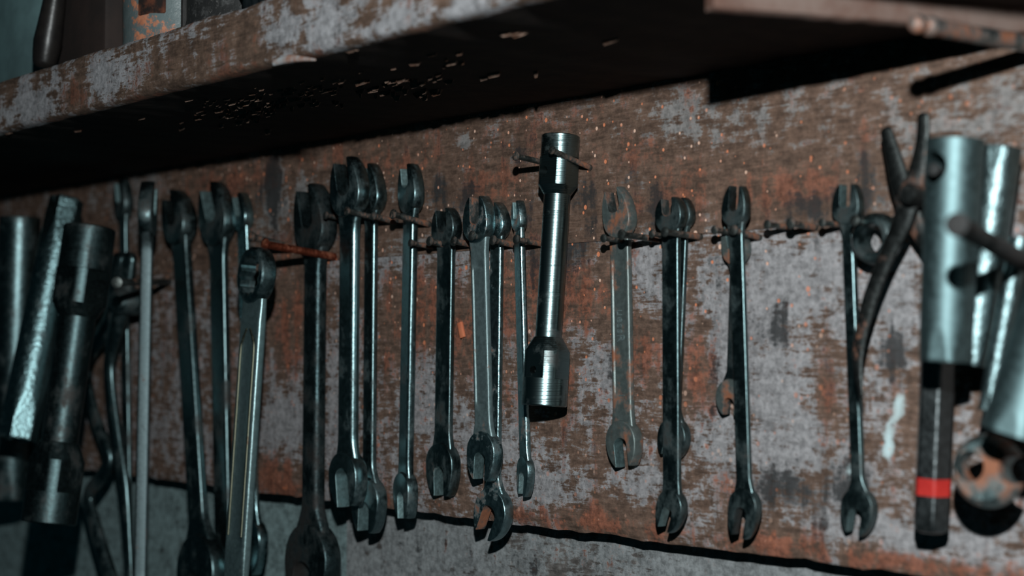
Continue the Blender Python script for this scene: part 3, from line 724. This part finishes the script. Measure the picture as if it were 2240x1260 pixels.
def marking_bar():
    P0 = at(2056, 700, .020); P1 = at(2036, 1165, .020); ax = (P0-P1); L = ax.length; ax.normalize(); r = 34/pxm(P1, (1, 0, 0))
    M = frame(P1, ax, CAM_P-P1); root = thing('steel_bar', 'brown hexagonal bar with a red band hanging below the largest tube', 'bar', P0)
    def rf(a, z, q):
        x = (a + .42 + math.pi/6) % (math.pi/3) - math.pi/6; return q*min(1.0, .90/math.cos(x))
    m = metal('brown_bar_steel', base=(.16, .14, .14), rough=.38, grime=.3, rust=.15, gmet=.5, bump=.3)
    bm = bmesh.new(); lathe(bm, [(0, 0), (r*.6, 0), (r*.9, r*.12), (r, r*.4)] + [(r, r*.4+(L-r*.4)*i/12) for i in range(1, 13)] + [(0, L)], M, 96, rf); mk('shank', bm, m, root, sharp=20)
    za = (at(2036, 1082, .02)-P1).length; zb = (at(2036, 1044, .02)-P1).length
    bm = bmesh.new(); k = 1.012; lathe(bm, [(r*.9, za), (r*k, za), (r*k, zb), (r*.9, zb)], M, 96, rf)
    mk('red_band', bm, matte('red_paint', (.28, .012, .010), (.36, .02, .015), 90, .5), root, sharp=20, label='bright red painted band')
marking_bar()
def two_hole():
    C = at(2163, 1030, .036); view = (CAM_P - C).normalized(); n = (WN*.75 + view*.25 + Vector((0, 0, .05))).normalized()
    R = 82/pxm(C, (0, 0, 1)); T = R*.8; M = frame(C, n, (0, 0, 1))
    bm = bmesh.new()
    prof = [(0, -T/2)] + [(R*(.78+.22*abs(math.sin(math.pi*i/14))**.8), -T/2 + T*i/14) for i in range(15)] + [(0, T*.5)]
    lathe(bm, prof, M, 64)
    cb = bmesh.new()
    for (px, py, rx) in ((2122, 1020, .46), (2208, 1028, .40)):
        p = at(px, py, C.y*-1 + T*.5)
        lathe(cb, [(0, -T*1.6), (R*rx*.9, -T*1.6), (R*rx*.9, T*.25), (R*rx*1.15, T*1.2), (0, T*1.2)], frame(p, n, (0, 0, 1)), 28)
    bm = subtract(bm, cb)
    o = mk('two_hole_block', bm, metal('orange_worn_casting', base=(.20, .22, .22), rough=.5, grime=.1, rust=.78, bump=.35), None, origin=C, sharp=40)
    tag(o, 'rounded rusty block with two dark holes under the grey tube at right', 'block')
two_hole()

# ------------------------------------------------------------------ batten and bolt under the shelf, upper right
def beam(bm, A, B, z0, z1, th):
    d = (B-A); d.z = 0; d.normalize(); n = Vector((-d.y, d.x, 0))
    q = [A - n*0, B - n*0, B + n*th, A + n*th]
    N = 40; rows = []
    for i in range(N+1):
        t = i/N; p = A.lerp(B, t); j = .0007*mnoise.noise((t*14, 2, 1)); j2 = .0006*mnoise.noise((t*11, 6, 1))
        rows.append([bm.verts.new(Vector((p.x, p.y, z0+j+.0008)) + n*(.0003)), bm.verts.new(Vector((p.x, p.y, z1)) + n*j2), bm.verts.new(Vector((p.x, p.y, z1)) + n*th), bm.verts.new(Vector((p.x, p.y, z0+j)) + n*th), bm.verts.new(Vector((p.x, p.y, z0+j)) + n*.0014)])
    for X, Y in zip(rows, rows[1:]):
        for k in range(5): bm.faces.new((X[k], X[(k+1) % 5], Y[(k+1) % 5], Y[k]))
    bm.faces.new(rows[0]); bm.faces.new(rows[-1])
A = at(1562, 16, .1236); B = at(2290, 78, .006); zb = (A.z+B.z)/2
bm = bmesh.new(); beam(bm, Vector((A.x, A.y, 0)), Vector((B.x, B.y, 0)), zb, Z_SH, .006)
o = mk('wooden_batten', bm, M_batten, None, origin=(A.x, A.y, zb), sharp=50); tag(o, 'narrow brown wooden batten fixed slantwise under the shelf at upper right', 'batten')
P0 = at(2004, 52, .081); P1 = at(2290, 104, .004); ax = P0-P1; L = ax.length; ax.normalize(); r = 22/pxm(P0, (0, 0, 1))
bm = bmesh.new(); M = frame(P1, ax, (0, 0, 1))
prof = [(0, -.004), (r*.9, -.004)] + [(r*(.9+.08*mnoise.noise((i, 1, 1))), (L-r*3.2)*i/10) for i in range(1, 11)] + [(r*.95, L-r*3), (r*1.05, L-r*2.4), (r*.95, L-r*1.8), (r*.55, L-r*1.5), (r*.55, L-r*1.2)] + [(r*.95*math.sin(math.pi*(1-i/10)*.86), L - r*.2 - r*.95*math.cos(math.pi*(i/10)*.86+.42)*1.0) for i in range(1, 10)] + [(0, L+r*.75)]
lathe(bm, prof, M, 32)
o = mk('metal_bolt', bm, metal('rust_bolt_steel', base=(.20, .20, .20), rough=.42, grime=.2, rust=.85), None, origin=P1, sharp=45); tag(o, 'rusty round-headed metal bolt sticking out under the batten at upper right', 'bolt')

# ------------------------------------------------------------------ things standing on the shelf, upper left
ZT = Z_SH + TH_SH
def on_shelf(px, d):
    p = at(px, 100, d); return Vector((p.x, p.y, ZT + .0012))
M_jerry = matte('pale_teal_plastic', (.105, .175, .18), (.065, .105, .11), 20, .40, .15, .5)
M_brownbox = matte('dark_brown_card', (.012, .008, .007), (.020, .012, .010), 50, .8)
def peel(name):
    s = NT(name); n = s.noise(55, 7, .7); n2 = s.noise(180, 6, .7)
    rm = s.ramp(s.math('ADD', s.math('MULTIPLY', n, .7), s.math('MULTIPLY', n2, .3)), .53, .58)
    col = s.mix(rm, s.mix(n2, (.07, .09, .093), (.13, .165, .168)), s.mix(n2, (.16, .035, .015), (.60, .26, .15)))
    s.bump(n, .5, .0015); return s.out(Base_Color=col, Roughness=.42, Specular_IOR_Level=.5)
M_peel = peel('grey_can_peeling_rust')
def dusty(name):
    s = NT(name); n = s.noise(90, 6, .7); n2 = s.noise(500, 3, .6)
    col = s.mix(s.ramp(n, .50, .72), (.012, .012, .012), (.085, .085, .085)); s.bump(n2, .3, .0008)
    return s.out(Base_Color=s.mix(s.ramp(n2, .58, .8), col, (.12, .115, .11)), Roughness=.6)
M_dusty = dusty('dusty_dark_tin')
s_ = NT('glossy_black_plastic'); s_.bump(s_.noise(60, 3, .5), .6, .004); M_bag = s_.out(Base_Color=(.008, .010, .011), Roughness=.13)

def jerrycan(x0, x1, d):
    a = on_shelf(x0, d); b = on_shelf(x1, d); wdt = b.x-a.x; c = Vector(((a.x+b.x)/2, a.y+.035, ZT))
    root = thing('plastic_canister', 'pale blue-green plastic canister at the left end of the shelf', 'canister', (c.x, c.y, ZT+.001))
    bm = bmesh.new(); rows = []
    for (z, k) in ((0, .84), (.004, .92), (.012, .97), (.03, .985), (.05, 1.0), (.075, 1.01), (.12, 1.0), (.16, .98), (.185, .88), (.20, .6)):
        row = []
        for i in range(40):
            an = 2*math.pi*i/40; cx, sy = math.cos(an), math.sin(an)
            row.append(bm.verts.new((c.x + wdt/2*k*math.copysign(abs(cx)**.8, cx), c.y + .036*k*math.copysign(abs(sy)**.85, sy), ZT+.001+z)))
        rows.append(row)
    for A, B in zip(rows, rows[1:]):
        for i in range(40): bm.faces.new((A[i], A[(i+1) % 40], B[(i+1) % 40], B[i]))
    bm.faces.new(rows[0]); bm.faces.new(rows[-1]); mk('body', bm, M_jerry, root)
    bm = bmesh.new(); lathe(bm, [(0, .198), (.014, .198), (.014, .215), (.012, .218), (0, .218)], Matrix.Translation((c.x, c.y, ZT)), 24); mk('cap', bm, M_brownbox, root)
jerrycan(-75, 114, .118)
p = on_shelf(104, .135)
bm = bmesh.new(); sweep(bm, [p+Vector((-.004, 0, .006)), p+Vector((-.002, .001, .018)), p+Vector((.003, .003, .045)), p+Vector((.006, .005, .075))], [.006, .0075, .0055, .004], 16)
o = mk('tool_handle', bm, matte('black_handle', (.007, .006, .006), (.013, .011, .010), 80, .35), None, origin=p); tag(o, 'small dark teardrop tool handle leaning beside the pale canister', 'handle')
a, b = on_shelf(122, .120), on_shelf(228, .120)
root = thing('cardboard_box', 'dark brown box standing between two pale containers on the shelf', 'box', ((a.x+b.x)/2, a.y+.03, ZT+.001))
bm = bmesh.new(); box(bm, a.x, b.x, a.y, a.y+.06, ZT+.001, ZT+.17, .003); mk('body', bm, M_brownbox, root)
bm = bmesh.new(); box(bm, a.x-.001, b.x+.001, a.y-.001, a.y+.061, ZT+.171, ZT+.185, .002); mk('lid', bm, M_brownbox, root)
def can(x0, x1, d, name, label, cat, mat, h=.19, squash=.9, seam=False, capmat=None, power=1.0):
    a, b = on_shelf(x0, d), on_shelf(x1, d); r = (b.x-a.x)/2; c = Vector(((a.x+b.x)/2, a.y+r*squash, ZT+.001))
    root = thing(name, label, cat, c); bm = bmesh.new()
    prof = [(0, 0), (r*.9, 0), (r*.97, .002), (r, .006), (r*.97, .009)] + [(r*.97*(1+.012*mnoise.noise((i*.8, x0, 0))), .009+(h-.02)*i/10) for i in range(1, 11)] + [(r*.99, h-.008), (r*.97, h-.002), (r*.85, h), (0, h)]
    def rf(an, z, q):
        return q*(1 + .02*mnoise.noise((math.cos(an)*2, math.sin(an)*2, z*20+x0)))
    lathe(bm, prof, Matrix.Translation(c) @ Matrix.Diagonal((1, squash, 1, 1)), 48, rf); mk('body', bm, mat, root)
    bm = bmesh.new(); lathe(bm, [(0, h), (r*.35, h), (r*.35, h+.02), (0, h+.021)], Matrix.Translation(c), 24); mk('cap', bm, capmat or M_brownbox, root)
    if seam:
        bm = bmesh.new(); x = on_shelf(395, d).x
        box(bm, x-.0012, x+.0012, a.y+.0005, a.y+.010, ZT+.002, ZT+h-.012, .0005); mk('seam', bm, matte('black_seam', (.012, .011, .011), (.03, .028, .027), 90), root)
    return root, c, r
root, c, r = can(222, 346, .128, 'paint_can', 'grey metal can with peeling orange rust patches on the shelf', 'can', M_peel, squash=.8)
bm = bmesh.new()
box(bm, -.008, .008, -.001, .001, -.014, .014, .0009); q = on_shelf(313, .128)
bmesh.ops.transform(bm, matrix=Matrix.Translation((q.x, c.y-r*.8*.80, ZT+.034)) @ Matrix.Rotation(.45, 4, 'Z'), verts=bm.verts[:])
mk('paper_label', bm, matte('burnt_label', (.010, .006, .005), (.10, .03, .014), 150, .8), root, label='scorched dark label remnant')
can(346, 505, .130, 'oil_tin', 'dusty black tin with a vertical seam, tallest next to the rusty can', 'tin', M_dusty, squash=.75, seam=True)
def bag(x0, x1, d, name, label):
    a, b = on_shelf(x0, d), on_shelf(x1, d); c = (a+b)/2 + Vector((0, .016, .03)); rx = (b.x-a.x)/2
    bm = bmesh.new(); bmesh.ops.create_icosphere(bm, subdivisions=5, radius=1)
    for v in bm.verts:
        n = v.co.normalized(); f = 1 + .16*mnoise.noise(n*2.2 + Vector((x0, 0, 0))) - .16*abs(mnoise.noise(n*4 + Vector((3, x0, 1)))) - .14*abs(mnoise.noise(n*7))
        v.co = Vector((n.x*rx*f, n.y*.022*f, max(-.0285, n.z*.05*f)))
        v.co += c
    o = mk(name, bm, M_bag, None, origin=(c.x, c.y, ZT+.0015), sharp=180); tag(o, label, 'plastic bag')
bag(500, 642, .134, 'plastic_bag', 'crumpled glossy black plastic bag on the shelf beside the dusty tin')
C = on_shelf(658, .134) + Vector((0, .012, .011)); bm = bmesh.new(); r = .009
lathe(bm, [(r*.62, -.004), (r*.9, -.004), (r, -.002), (r, .002), (r*.9, .004), (r*.62, .004), (r*.55, 0), (r*.62, -.004)], frame(C, (.5, -.85, .1), (0, 0, 1)), 36); bmesh.ops.remove_doubles(bm, verts=bm.verts[:], dist=1e-6)
o = mk('brass_ring', bm, M_goldring, None, origin=C); tag(o, 'small amber-lit ring at the shelf edge right of the black bag', 'ring')

# flakes of paint stuck to the board
bm = bmesh.new(); q = at(1010, 722, .0006)
box(bm, q.x-.0016, q.x+.0016, -.0016, 0.0, q.z-.004, q.z+.004, .0004); bmesh.ops.rotate(bm, cent=q, matrix=Matrix.Rotation(math.radians(-18), 3, 'Y'), verts=bm.verts[:])
o = mk('paint_flake', bm, matte('orange_flake', (.45, .12, .06), (.5, .16, .08)), None, origin=q); tag(o, 'tiny orange flake stuck to the board between two spanner shafts', 'flake')
